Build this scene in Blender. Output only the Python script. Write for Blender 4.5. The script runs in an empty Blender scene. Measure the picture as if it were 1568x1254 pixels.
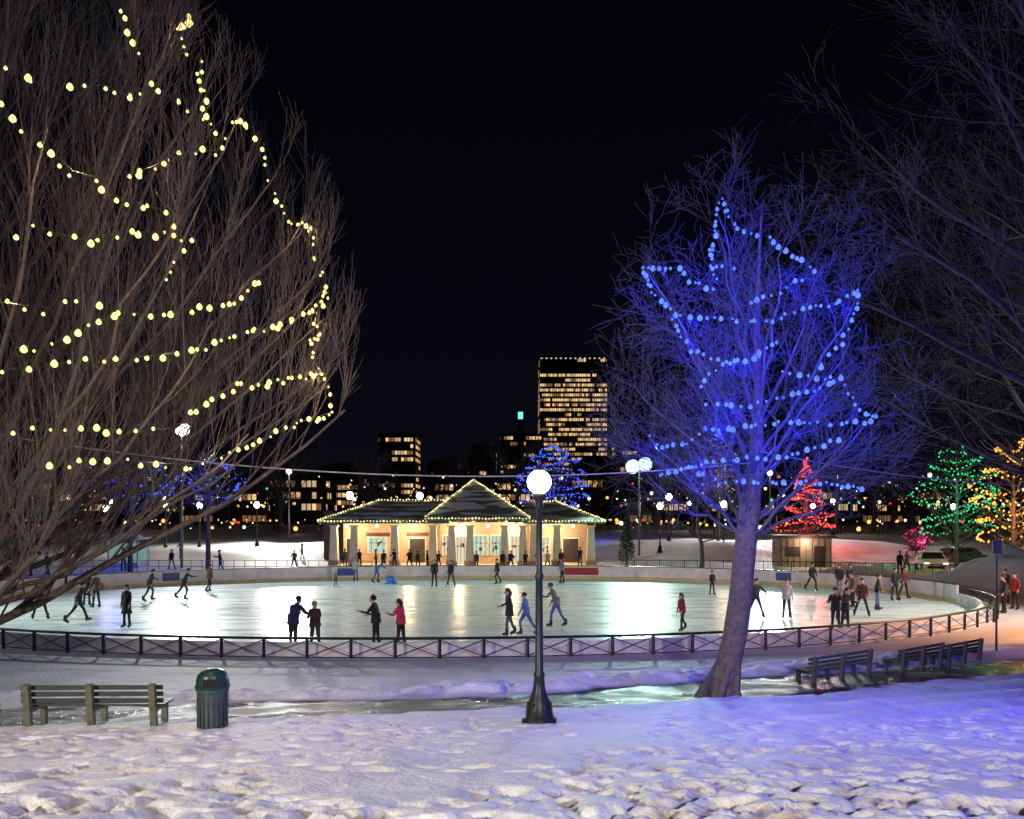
import bpy, math, random
import numpy as np
from mathutils import Vector, Matrix
random.seed(11)
rng = np.random.default_rng(11)
scene = bpy.context.scene
V = Vector
U = random.uniform

# ------------------------------------------------------------------ materials
def nodes(name):
    m = bpy.data.materials.new(name); m.use_nodes = True
    nt = m.node_tree; b = nt.nodes['Principled BSDF']
    return m, nt, b

def mat(name, col, rough=.6, metal=0.0, nscale=6, namt=.25, bump=.0, bscale=None, spec=None):
    m, nt, b = nodes(name)
    tc = nt.nodes.new('ShaderNodeTexCoord'); n = nt.nodes.new('ShaderNodeTexNoise')
    n.inputs['Scale'].default_value = nscale; n.inputs['Detail'].default_value = 4
    nt.links.new(tc.outputs['Object'], n.inputs['Vector'])
    r = nt.nodes.new('ShaderNodeValToRGB')
    lo = [c*(1-namt) for c in col]; hi = [min(1, c*(1+namt)) for c in col]
    r.color_ramp.elements[0].position = .3; r.color_ramp.elements[1].position = .7
    r.color_ramp.elements[0].color = (*lo, 1); r.color_ramp.elements[1].color = (*hi, 1)
    nt.links.new(n.outputs['Fac'], r.inputs['Fac']); nt.links.new(r.outputs['Color'], b.inputs['Base Color'])
    b.inputs['Roughness'].default_value = rough; b.inputs['Metallic'].default_value = metal
    if spec is not None: b.inputs['Specular IOR Level'].default_value = spec
    if bump:
        n2 = nt.nodes.new('ShaderNodeTexNoise'); n2.inputs['Scale'].default_value = bscale or nscale*4
        nt.links.new(tc.outputs['Object'], n2.inputs['Vector'])
        bp = nt.nodes.new('ShaderNodeBump'); bp.inputs['Strength'].default_value = bump; bp.inputs['Distance'].default_value = .03
        nt.links.new(n2.outputs['Fac'], bp.inputs['Height']); nt.links.new(bp.outputs['Normal'], b.inputs['Normal'])
    return m

def emit(name, col, strength, sample=False):
    m = bpy.data.materials.new(name); m.use_nodes = True; nt = m.node_tree; nt.nodes.clear()
    e = nt.nodes.new('ShaderNodeEmission'); o = nt.nodes.new('ShaderNodeOutputMaterial')
    e.inputs['Color'].default_value = (*col, 1); e.inputs['Strength'].default_value = strength
    nt.links.new(e.outputs[0], o.inputs['Surface'])
    if not sample: m.cycles.emission_sampling = 'NONE'
    return m

# ------------------------------------------------------------------ mesh builder
class MB:
    def __init__(s): s.v = []; s.f = []; s.m = []
    def tube(s, pts, rs, n=6, mi=0, cap=False):
        pts = [V(p) for p in pts]; k = len(pts); b0 = len(s.v)
        d = pts[-1]-pts[0]
        ref = V((0, 0, 1)) if abs(d.z) < .8*max(d.length, 1e-6) else V((.3, 1, 0))
        for i in range(k):
            t = pts[min(i+1, k-1)]-pts[max(i-1, 0)]
            a = t.cross(ref)
            if a.length < 1e-6: a = V((1, 0, 0))
            a.normalize(); c = t.cross(a); c.normalize()
            for j in range(n):
                q = 2*math.pi*j/n; s.v.append(pts[i]+(a*math.cos(q)+c*math.sin(q))*rs[i])
        for i in range(k-1):
            for j in range(n):
                a0 = b0+i*n+j; a1 = b0+i*n+(j+1) % n
                s.f.append((a0, a1, a1+n, a0+n)); s.m.append(mi)
        if cap:
            s.f.append(tuple(b0+j for j in range(n))[::-1]); s.m.append(mi)
            s.f.append(tuple(b0+(k-1)*n+j for j in range(n))); s.m.append(mi)
    def hexa(s, P, mi=0):
        b = len(s.v); s.v += [V(p) for p in P]
        for f in ((0, 3, 2, 1), (4, 5, 6, 7), (0, 1, 5, 4), (1, 2, 6, 5), (2, 3, 7, 6), (3, 0, 4, 7)):
            s.f.append(tuple(b+i for i in f)); s.m.append(mi)
    def box(s, c, d, mi=0, rz=0, M=None, taper=1):
        P = []
        for z in (-.5, .5):
            t = 1 if z < 0 else taper
            for x, y in ((-.5, -.5), (.5, -.5), (.5, .5), (-.5, .5)):
                p = V((x*d[0]*t, y*d[1]*t, z*d[2]))
                if rz: p.rotate(Matrix.Rotation(rz, 3, 'Z'))
                if M: p = M @ p
                P.append(p+V(c))
        s.hexa(P, mi)
    def rev(s, prof, n=16, c=(0, 0, 0), mi=0, sx=1, sy=1):
        b = len(s.v)
        for r, z in prof:
            for j in range(n):
                q = 2*math.pi*j/n; s.v.append(V((c[0]+r*sx*math.cos(q), c[1]+r*sy*math.sin(q), c[2]+z)))
        for i in range(len(prof)-1):
            for j in range(n):
                a = b+i*n+j; a1 = b+i*n+(j+1) % n
                s.f.append((a, a1, a1+n, a+n)); s.m.append(mi)
        s.f.append(tuple(b+j for j in range(n))[::-1]); s.m.append(mi)
        s.f.append(tuple(b+(len(prof)-1)*n+j for j in range(n))); s.m.append(mi)
    def ball(s, c, r, mi=0, n=8, k=5, sc=(1, 1, 1)):
        pr = [(max(.02*r, r*math.sin(math.pi*i/k)), -r*math.cos(math.pi*i/k)*sc[2]) for i in range(k+1)]
        s.rev(pr, n, c, mi, sc[0], sc[1])
    def octa(s, c, r, mi=0, e=1.0):
        b = len(s.v); c = V(c)
        s.v += [c+V(p) for p in ((r, 0, 0), (0, r, 0), (-r, 0, 0), (0, -r, 0), (0, 0, r*e), (0, 0, -r*e))]
        for i in range(4):
            s.f.append((b+i, b+(i+1) % 4, b+4)); s.f.append((b+(i+1) % 4, b+i, b+5)); s.m += [mi, mi]
    def bulb(s, c, r, mi=0):
        s.rev([(r*.45, -r*1.0), (r*.95, -r*.5), (r, .1*r), (r*.6, r*.8), (r*.2, r*1.15)], 7, c, mi)
    def quad(s, P, mi=0):
        b = len(s.v); s.v += [V(p) for p in P]; s.f.append(tuple(range(b, b+len(P)))); s.m.append(mi)
    def obj(s, name, mats, smooth=False, loc=(0, 0, 0), rz=0, parent=None):
        me = bpy.data.meshes.new(name); me.from_pydata([tuple(v) for v in s.v], [], s.f)
        for m in mats: me.materials.append(m)
        me.polygons.foreach_set('material_index', s.m)
        if smooth: me.polygons.foreach_set('use_smooth', [True]*len(s.f))
        me.update()
        o = bpy.data.objects.new(name, me); o.location = loc; o.rotation_euler[2] = rz
        scene.collection.objects.link(o)
        if parent: o.parent = parent
        return o

def light(name, kind, loc, energy, col, parent=None, radius=.05, target=None, size=1.2, blend=.6):
    l = bpy.data.lights.new(name, kind); l.energy = energy; l.color = col; l.shadow_soft_size = radius
    if kind == 'SPOT': l.spot_size = size; l.spot_blend = blend
    o = bpy.data.objects.new(name, l); scene.collection.objects.link(o)
    o.location = loc
    if target is not None:
        o.rotation_euler = (V(target)-V(loc)).to_track_quat('-Z', 'Y').to_euler()
    if parent:
        o.parent = parent; o.matrix_parent_inverse = Matrix.Translation(-parent.location)
    return o

# ------------------------------------------------------------------ ground
def vnoise(x, y, s, seed):
    r = np.random.default_rng(seed); T = r.random((256, 256))
    x = np.asarray(x)/s+1000; y = np.asarray(y)/s+1000
    xi = np.floor(x).astype(int); yi = np.floor(y).astype(int); fx = x-xi; fy = y-yi
    fx = fx*fx*(3-2*fx); fy = fy*fy*(3-2*fy)
    a = T[xi & 255, yi & 255]; b = T[(xi+1) & 255, yi & 255]; c = T[xi & 255, (yi+1) & 255]; d = T[(xi+1) & 255, (yi+1) & 255]
    return (a*(1-fx)+b*fx)*(1-fy)+(c*(1-fx)+d*fx)*fy-.5
def sst(a, b, x):
    t = np.clip((x-a)/(b-a), 0, 1); return t*t*(3-2*t)
RC = (-3.0, 43.5); RA, RB = 27.0, 17.4; RR = math.radians(3)
def rink_e(x, y):
    dx = x-RC[0]; dy = y-RC[1]
    u = dx*math.cos(RR)+dy*math.sin(RR); v = -dx*math.sin(RR)+dy*math.cos(RR)
    return np.sqrt((u/RA)**2+(v/RB)**2)
def rink_pt(t, off=0):
    u = (RA+off)*math.cos(t); v = (RB+off)*math.sin(t)
    return (RC[0]+u*math.cos(RR)-v*math.sin(RR), RC[1]+u*math.sin(RR)+v*math.cos(RR))
PATH = [(-60, 3), (-30, 9.6), (-9, 14.3), (0.5, 16.9), (4.5, 18.9), (8, 20.6), (14.7, 23.6), (40, 34)]
def path_sd(x, y):
    best = np.full(np.shape(x), 1e9); sg = np.zeros(np.shape(x))
    for (x0, y0), (x1, y1) in zip(PATH, PATH[1:]):
        dx, dy = x1-x0, y1-y0; t = np.clip(((x-x0)*dx+(y-y0)*dy)/(dx*dx+dy*dy), 0, 1)
        ex = x-(x0+t*dx); ey = y-(y0+t*dy); d = np.hypot(ex, ey)
        w = d < best; best = np.where(w, d, best); sg = np.where(w, np.sign(dx*ey-dy*ex), sg)
    return best*sg
def gbase(x, y):
    b = np.interp(y, [-60, 0, 13.7, 18.5, 24, 27, 80, 105, 140, 4000], [9, 2.9, 1.05, .5, .14, .04, .04, 1.5, 2.8, 3.0])
    for (mx, my, mh, mr) in ((31.5, 50, 2.0, 4.0), (36, 54, 2.2, 5), (27.5, 63, .9, 3.5), (-35, 70, .6, 8), (-14, 92, 1.0, 9), (18, 92, 1.2, 10), (-38, 84, 1.0, 8), (38, 92, 1.3, 9), (12, 86, .9, 4), (22, 83, 1.1, 4)):
        b = b+mh*np.exp(-((x-mx)**2+(y-my)**2)/(mr*mr))
    return b
def gfull(x, y):
    b = gbase(x, y)
    e = rink_e(x, y); sd = (e-1)*20
    ps = path_sd(x, y)
    hw = np.interp(x, [-20, -6, 0, 2, 6, 9, 20], [1.4, 1.3, 1.1, 1.45, 1.4, 1.1, 1.0])
    pm = 1-sst(-.12, .16, np.abs(ps)-hw+vnoise(x, y, 1.1, 3)*.4+vnoise(x, y, .35, 4)*.25+vnoise(x, y, .12, 44)*.12)
    pm = pm*(1-sst(30, 60, np.abs(x)))
    bank = sst(1.35, 1.9, ps)*(1-sst(2.5, 3.9, ps))
    lump = vnoise(x, y, 1.4, 5)*.15+vnoise(x, y, .5, 6)*.16+vnoise(x, y, .2, 7)*.09
    walk = sst(.6, 1.0, sd)*(1-sst(3.0, 4.2, sd+vnoise(x, y, 1.5, 8)*1.2))*(y < 60)
    near = 1-sst(16, 60, y)
    h = b-.035*pm+bank*(.13+lump*1.1)*(1-pm)
    rough = (1-pm)*(1-.75*walk)
    calm = .35+.65*sst(-.6, -2.2, ps)
    h = h+rough*near*calm*(vnoise(x, y, 2.5, 9)*.07+vnoise(x, y, .8, 10)*.06+vnoise(x, y, .3, 12)*.045+vnoise(x, y, .13, 13)*.022)
    h = h+(1-near)*vnoise(x, y, 6, 14)*.35*(e > 1.1)+sst(66, 78, y)*(vnoise(x, y, 3.0, 24)*.5)*(1-sst(150, 200, y))+sst(28, 32, x)*sst(45, 50, y)*(1-sst(70, 80, y))*(vnoise(x, y, 1.3, 15)*1.1)
    tr = sst(3, 7, x)*(ps < -1.2)*(ps > -6)
    h = h+tr*.045*np.sin(ps*5.2+vnoise(x, y, 2, 16)*3)
    h = np.where(e < 1.03, -.15, h)
    return h, pm, walk
def gz(x, y): return float(gfull(np.array([float(x)]), np.array([float(y)]))[0][0])
def gzb(x, y): return float(gbase(float(x), float(y)))

def axis(parts):
    out = []
    for a, b, s in parts: out += list(np.arange(a, b-1e-6, s))
    return out
gx = axis([(-42, -11, .4), (-11, 14, .055), (14, 45, .4)])
gy = axis([(-30, 5.5, 1.5), (5.5, 15, .042), (15, 28, .09), (28, 75, .5)])
far = [3, 7, 13, 22, 35, 60, 110, 200, 400, 800, 1600, 2600]
gx = np.array([-42-f for f in far[::-1]]+gx+[45+f for f in [0]+far]); gy = np.array([-30-f for f in far[::-1]]+gy+[75+f for f in [0, 1, 2, 3, 4, 5, 6, 7, 8, 9, 10, 12, 14, 16, 18, 20, 22, 26, 30, 35, 42, 50, 60, 80, 110, 160, 250, 400, 800, 1600, 2600]])
GX, GY = np.meshgrid(gx, gy)
H, PM, WK = gfull(GX, GY)
DT = np.zeros_like(H); DD = np.zeros_like(H)
def dent(cx, cy, a, b, rot, depth, dirt):
    R_ = 2.6*max(a, b)
    i0, i1 = np.searchsorted(gx, [cx-R_, cx+R_]); j0, j1 = np.searchsorted(gy, [cy-R_, cy+R_])
    if i1 <= i0 or j1 <= j0: return
    X = GX[j0:j1, i0:i1]-cx; Y = GY[j0:j1, i0:i1]-cy
    u = X*math.cos(rot)+Y*math.sin(rot); v = -X*math.sin(rot)+Y*math.cos(rot)
    q = (u/a)**2+(v/b)**2
    g = np.exp(-q**1.9)
    DD[j0:j1, i0:i1] = np.maximum(DD[j0:j1, i0:i1], g*depth)
    DT[j0:j1, i0:i1] = np.maximum(DT[j0:j1, i0:i1], g*dirt)
for i in range(1900):
    y = 5.6+9.0*random.random()**1.3; x = U(-.68, .68)*y*1.05
    if vnoise(x, y, 1.6, 90) < -.2: continue
    dm = .07+.065*math.exp(-(y-7.5)**2/6)
    dent(x, y, U(.10, .15), U(.055, .09), random.gauss(.2, .8), U(.4, 1)*dm, U(.2, 1)*(1.0 if y < 9.5 else .2))
for (xa, ya, xb, yb) in ((-6, 6.2, 8, 7.6), (-4, 9.5, 9, 8), (-8, 7.5, 4, 6.2), (1, 7, 9, 11), (-7, 11.5, 3, 13.5), (-3, 6.5, 5, 6.9), (0, 8, 7, 7), (2, 10, 9, 13)):
    L_ = math.hypot(xb-xa, yb-ya); n = int(L_/.36); an = math.atan2(yb-ya, xb-xa)
    for k in range(n):
        t = k/n; s_ = .13*(-1)**k
        dent(xa+(xb-xa)*t-math.sin(an)*s_+U(-.05, .05), ya+(yb-ya)*t+math.cos(an)*s_+U(-.05, .05), .16, .08, an+U(-.2, .2), U(.11, .16), .9)
H = H-DD*(1-PM)
ny, nx = H.shape
co = np.stack([GX, GY, H], -1).reshape(-1, 3)
idx = np.arange(nx*ny).reshape(ny, nx)
q = np.stack([idx[:-1, :-1], idx[:-1, 1:], idx[1:, 1:], idx[1:, :-1]], -1).reshape(-1, 4)
me = bpy.data.meshes.new('snowy_ground'); me.vertices.add(len(co)); me.vertices.foreach_set('co', co.ravel())
me.loops.add(q.size); me.loops.foreach_set('vertex_index', q.ravel().astype(np.int32))
me.polygons.add(len(q)); me.polygons.foreach_set('loop_start', np.arange(0, q.size, 4, dtype=np.int32)); me.polygons.foreach_set('loop_total', np.full(len(q), 4, dtype=np.int32))
me.update(calc_edges=True); me.polygons.foreach_set('use_smooth', [True]*len(q))
for nm, arr in (('path', PM), ('packed', WK), ('dirt', DT)):
    at = me.attributes.new(nm, 'FLOAT', 'POINT'); at.data.foreach_set('value', arr.ravel().astype(np.float32))
ground = bpy.data.objects.new('snowy_ground', me); scene.collection.objects.link(ground)

m, nt, b = nodes('snow_and_path')
def N(t, **k):
    n = nt.nodes.new(t)
    for a, v in k.items():
        if a in n.inputs: n.inputs[a].default_value = v
        else: setattr(n, a, v)
    return n
def lk(a, b_): nt.links.new(a, b_)
geo = N('ShaderNodeNewGeometry')
def attr(n): return N('ShaderNodeAttribute', attribute_name=n).outputs['Fac']
def noise(s, d=5):
    n = N('ShaderNodeTexNoise', Scale=s, Detail=d); lk(geo.outputs['Position'], n.inputs['Vector']); return n.outputs['Fac']
def ramp(f, p0, p1, c0=(0, 0, 0, 1), c1=(1, 1, 1, 1)):
    r = N('ShaderNodeValToRGB'); r.color_ramp.elements[0].position = p0; r.color_ramp.elements[1].position = p1
    r.color_ramp.elements[0].color = c0; r.color_ramp.elements[1].color = c1; lk(f, r.inputs['Fac']); return r.outputs['Color']
def mix(f, a, b_):
    n = N('ShaderNodeMix', data_type='RGBA'); 
    if isinstance(f, float): n.inputs[0].default_value = f
    else: lk(f, n.inputs[0])
    for s_, v in ((6, a), (7, b_)):
        if isinstance(v, tuple): n.inputs[s_].default_value = v
        else: lk(v, n.inputs[s_])
    return n.outputs[2]
def mul(a, b_):
    n = N('ShaderNodeMath', operation='MULTIPLY')
    for i, v in enumerate((a, b_)):
        if isinstance(v, float): n.inputs[i].default_value = v
        else: lk(v, n.inputs[i])
    return n.outputs[0]
snowc = mix(ramp(noise(.9), .35, .7), (.84, .84, .83, 1), (.72, .72, .71, 1))
snowc = mix(mul(ramp(noise(7, 8), .5, .75), .45), snowc, (.54, .53, .52, 1))
dirty = mul(attr('dirt'), ramp(noise(1.3), .36, .58))
c = mix(mul(dirty, .85), snowc, (.44, .30, .10, 1))
c = mix(mul(attr('packed'), .7), c, (.52, .50, .53, 1))
c = mix(mul(ramp(noise(.35), .5, .72), .25), c, (.46, .43, .40, 1))
asph = ramp(noise(14), .3, .75, (.016, .016, .018, 1), (.05, .049, .05, 1))
c = mix(attr('path'), c, asph)
lk(c, b.inputs['Base Color'])
rg = mix(attr('path'), (.65, .65, .65, 1), ramp(noise(.8), .42, .62, (.08, .08, .08, 1), (.55, .55, .55, 1)))
lk(rg, b.inputs['Roughness'])
bp = N('ShaderNodeBump', Strength=.8, Distance=.035); lk(mix(attr('path'), noise(15, 9), noise(50)), bp.inputs['Height']); lk(bp.outputs[0], b.inputs['Normal'])
me.materials.append(m)

# ------------------------------------------------------------------ ice rink
m_ice, nt, b = nodes('rink_ice')
geo = N('ShaderNodeNewGeometry')
mp = N('ShaderNodeMapping'); mp.inputs['Scale'].default_value = (.5, 2.2, 1); mp.inputs['Rotation'].default_value = (0, 0, .3); lk(geo.outputs['Position'], mp.inputs['Vector'])
n1 = N('ShaderNodeTexNoise', Scale=.5, Detail=9, Roughness=.7); lk(mp.outputs[0], n1.inputs['Vector'])
lk(ramp(n1.outputs['Fac'], .35, .68, (.66, .76, .73, 1), (.80, .87, .85, 1)), b.inputs['Base Color'])
lk(ramp(n1.outputs['Fac'], .35, .65, (.20, .20, .20, 1), (.38, .38, .38, 1)), b.inputs['Roughness'])
b.inputs['Specular IOR Level'].default_value = .5
n2 = N('ShaderNodeTexNoise', Scale=3.0, Detail=6); lk(mp.outputs[0], n2.inputs['Vector'])
bp = N('ShaderNodeBump', Strength=.15, Distance=.02); lk(n2.outputs['Fac'], bp.inputs['Height']); lk(bp.outputs[0], b.inputs['Normal'])
M_ = MB(); K = 128
M_.quad([(*rink_pt(2*math.pi*i/K), 0.0) for i in range(K)])
M_.obj('ice_rink', [m_ice])

m_board = mat('board_white', (.66, .60, .59), .5, namt=.15, nscale=2)
m_yel = mat('kickplate', (.5, .42, .15), .5)
m_iron = mat('black_iron', (.02, .024, .022), .4, .3, namt=.3)
m_red = mat('banner_red', (.35, .03, .03), .5); m_blu = mat('banner_blue', (.05, .07, .25), .5)
B = MB()
pa = lambda t, o, z: (*rink_pt(t, o), z)
for i in range(K):
    t0 = 2*math.pi*i/K; t1 = 2*math.pi*(i+1)/K
    farh = math.sin(t0) > -.12
    h = .95 if farh else .5
    B.hexa([pa(t0, .0, -.1), pa(t1, .0, -.1), pa(t1, .14, -.1), pa(t0, .14, -.1), pa(t0, .0, h), pa(t1, .0, h), pa(t1, .14, h), pa(t0, .14, h)], 0)
    if farh:
        B.hexa([pa(t0, -.02, .02), pa(t1, -.02, .02), pa(t1, -.003, .02), pa(t0, -.003, .02), pa(t0, -.02, .2), pa(t1, -.02, .2), pa(t1, -.003, .2), pa(t0, -.003, .2)], 1)
        B.hexa([pa(t0, -.03, h), pa(t1, -.03, h), pa(t1, .17, h), pa(t0, .17, h), pa(t0, -.03, h+.05), pa(t1, -.03, h+.05), pa(t1, .17, h+.05), pa(t0, .17, h+.05)], 2)
        if i in (24, 25, 38, 12, 48):
            k_ = 3 if i in (24, 25) else 4
            B.hexa([pa(t0, -.022, .3), pa(t1, -.022, .3), pa(t1, -.004, .3), pa(t0, -.004, .3), pa(t0, -.022, .85), pa(t1, -.022, .85), pa(t1, -.004, .85), pa(t0, -.004, .85)], k_)
B.obj('rink_dasher_boards', [m_board, m_yel, m_iron, m_red, m_blu])

m_fx = mat('fence_brace', (.05, .055, .055), .45, .2)
F = MB()
t = math.radians(178); ts = []
while t < math.radians(362):
    ts.append(t); 
    ds = math.hypot(RA*math.sin(t), RB*math.cos(t)); t += 1.36/ds
fh_ = .68
for i, t0 in enumerate(ts):
    p = rink_pt(t0, .75); z0 = gzb(*p)*.3+.02
    F.tube([(p[0], p[1], z0-.1), (p[0], p[1], z0+fh_+.02)], [.055, .055], 6, 0, True)
    if i+1 < len(ts):
        q_ = rink_pt(ts[i+1], .75); z1 = gzb(*q_)*.3+.02
        F.tube([(*p, z0+fh_), (*q_, z1+fh_)], [.048, .048], 6, 0)
        F.tube([(*p, z0+.08), (*q_, z1+.08)], [.018, .018], 4, 0)
        F.tube([(*p, z0+.10), (*q_, z1+fh_-.06)], [.018, .018], 4, 1)
        F.tube([(*p, z0+fh_-.06), (*q_, z1+.10)], [.018, .018], 4, 1)
F.obj('iron_rink_fence', [m_iron, m_fx])

# ------------------------------------------------------------------ street lamps
m_globe = emit('lamp_globe_lit', (1, .93, .86), 50, True)
m_globe_far = emit('lamp_globe_far', (1, .92, .78), 34, True)
def lamp_mesh(g, n=14, k=8):
    L = MB()
    L.rev([(.30, -.1), (.30, .06), (.25, .10), (.21, .3), (.16, .42), (.11, .55), (.085, .75), (.095, .78), (.095, .82), (.072, .86), (.06, 2.4), (.075, 2.45), (.075, 2.5), (.055, 2.54), (.05, 3.62), (.08, 3.66), (.06, 3.72), (.11, 3.80), (.13, 3.86), (.10, 3.88)], 12, mi=0)
    for a in range(6):
        q_ = a*math.pi/3; L.box((.2*math.cos(q_), .2*math.sin(q_), .2), (.03, .05, .3), 0, q_)
    L.ball((0, 0, 4.07), g, 1, n, k)
    L.rev([(.09, 4.07+g*.93), (.10, 4.09+g*.93), (.04, 4.12+g), (.02, 4.18+g), (.03, 4.21+g), (.008, 4.28+g)], 10, mi=0)
    return L
main = lamp_mesh(.2, 20, 12).obj('street_lamp', [m_iron, m_globe], True, (.46, 13.6, gz(.46, 13.6)))
base_l = lamp_mesh(.32, 8, 5)
first = None
FAR = [(-41.5, 82.0, 1.0), (-38.0, 88, 1.05), (-37, 95, 1.1), (-31.8, 100, 1.1), (-18.2, 90, 1.25), (-11.5, 100, 1.25), (15.5, 84, 1.0), (18.0, 92, 1.1), (23.5, 89, 1.0), (48, 120, 1.1), (55, 100, 1.05), (30, 135, 1.0), (-60, 120, 1.1), (40.5, 108, 1.0), (4, 125, 1.1), (-52, 95, 1.1)]
for i, (x, y, s_) in enumerate(FAR):
    if first is None: first = base_l.obj('street_lamp', [m_iron, m_globe_far], True, (x, y, gzb(x, y)-.1)); o = first
    else:
        o = bpy.data.objects.new('street_lamp', first.data); scene.collection.objects.link(o); o.location = (x, y, gzb(x, y)-.1)
    o.scale = (s_, s_, s_*1.15)

# ------------------------------------------------------------------ floodlight poles
m_flood = emit('flood_lens', (.6, 1, .9), 2.4); m_floodw = emit('flood_lens_warm', (1, .95, .8), 9)
m_steel = mat('galvanised_steel', (.25, .26, .27), .4, .6)
def flood(x, y, z, tgt, P, col, heads=2, m=m_flood, size=1.3, lr=.36, rad=.3):
    g = gzb(x, y); L = MB()
    L.tube([(0, 0, -.2), (0, 0, z-g)], [.12, .08], 8, 0, True)
    L.box((0, 0, z-g-.15), (heads*.95, .1, .1), 0)
    d = (V(tgt)-V((x, y, z))).normalized(); q_ = d.to_track_quat('-Y', 'Z').to_matrix()
    for k in range(heads):
        c = V(((k-(heads-1)/2)*1.75*max(lr, .4), 0, z-g+.25*(k % 2)))
        L.box(c, (.7, .35, .6), 0, M=q_)
        L.ball(c+d*.25, lr, 1, 14, 9, (1, 1, 1))
    o = L.obj('floodlight_pole', [m_steel, m], True, (x, y, g))
    light('flood_beam', 'SPOT', tuple(V((x, y, z))+d*(lr+.8)), P, col, o, rad, tgt, size, .8)
    return o
cool = (.88, 1, .96)
flood(13.0, 82, 9.9, (3, 45, 0), 29000, (.60, 1, .84), 2, lr=.72, rad=.8)
flood(-28, 68, 12.2, (-10, 43, 0), 20000, (.95, 1, .95), 1, m_floodw, lr=.6, rad=.8)
flood(33, 33, 11, (8, 44, 0), 18000, (.92, 1, .97), 2)
flood(-37, 33, 11, (-12, 41, 0), 18000, cool, 2)
flood(-15, -3, 6.6, (-1, 11, 1), 9500, (1, .92, .83), 2, size=1.6, rad=.15)
flood(4, -13, 10, (0, 24, 0), 13500, (1, .93, .96), 2, size=.85)
flood(25, 28.5, 6.0, (19, 35, 0), 5200, (1, .40, .14), 1, m_floodw, 2.3)
flood(-30, 108, 11, (-26, 80, 0), 30000, (1, .95, .88), 1, m_floodw, 2.3, rad=.6)  # added pole and beam, only to brighten the far left snow behind the rink
flood(36, 112, 11, (28, 80, 0), 26000, (.92, .96, 1), 1, m_floodw, 2.3, rad=.6)  # likewise an added flood, lifting the snow beyond the rink on the right

# ------------------------------------------------------------------ trees
def branch(mb, p, d, L, r, lv, P, inside=None):
    n = P['seg'][lv]; st = L/n; pts = [p.copy()]; rs = [r]; ds = [d.copy()]
    w = P['wob'][lv]; tr = P['trop'][lv]
    for i in range(n):
        d = (d+V((U(-w, w), U(-w, w), U(-w, w)+tr))).normalized(); p = p+d*st
        if inside and not inside(p) and i > 0: break
        pts.append(p.copy()); ds.append(d.copy()); rs.append(max(r*(1-.8*(i+1)/n), P['rmin']))
    mb.tube(pts, rs, P['sides'][lv], 0)
    if lv+1 < len(P['n']):
        kids(mb, pts, rs, ds, L, lv, P, inside)
def kids(mb, pts, rs, ds, L, lv, P, inside, start=.18):
    c = P['n'][lv+1]
    for k in range(c):
        t = start+(1-start)*(k+random.random())/c; f = t*(len(pts)-1); i = min(int(f), len(pts)-2); u = f-i
        p = pts[i].lerp(pts[i+1], u); d = ds[i]; r = rs[i]*P.get('rk', .5)+P['rmin']*.3
        ax = d.cross(V((U(-1, 1), U(-1, 1), U(-1, 1)))); 
        if ax.length < 1e-3: continue
        a = math.radians(U(*P['ang']))
        nd = (Matrix.Rotation(a, 3, ax.normalized()) @ d)
        nd = (nd+V((0, 0, P['up'][lv+1]))).normalized()
        branch(mb, p, nd, P['len'][lv+1]*U(.6, 1.15)*(1.15-.45*t), r, lv+1, P, inside)
def arc(mb, a, c, sag, r, n, P, jit, inside=None, start=.2):
    a = V(a); c = V(c); mid = a.lerp(c, .5)+V((0, 0, -sag))+(c-a)*.05; pts = []; rs = []; ds = []
    for i in range(n+1):
        t = i/n; pts.append(a*(1-t)**2+mid*2*t*(1-t)+c*t*t+V((U(-jit, jit), U(-jit, jit), U(-jit, jit)))*(t > 0)); rs.append(r*(1-.9*t)+.004)
    for i in range(n+1): ds.append((pts[min(i+1, n)]-pts[max(i-1, 0)]).normalized())
    mb.tube(pts, rs, 7, 0); kids(mb, pts, rs, ds, 3, 0, P, inside, start)

def bark(name, col):
    return mat(name, col, .85, nscale=9, namt=.4, bump=.6, bscale=30)
m_barkL = bark('beech_bark', (.080, .060, .043)); m_barkB = bark('elm_bark', (.115, .088, .08)); m_barkD = bark('dark_bark', (.07, .06, .065)); m_twigB = bark('elm_twigs', (.08, .075, .085))

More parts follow.
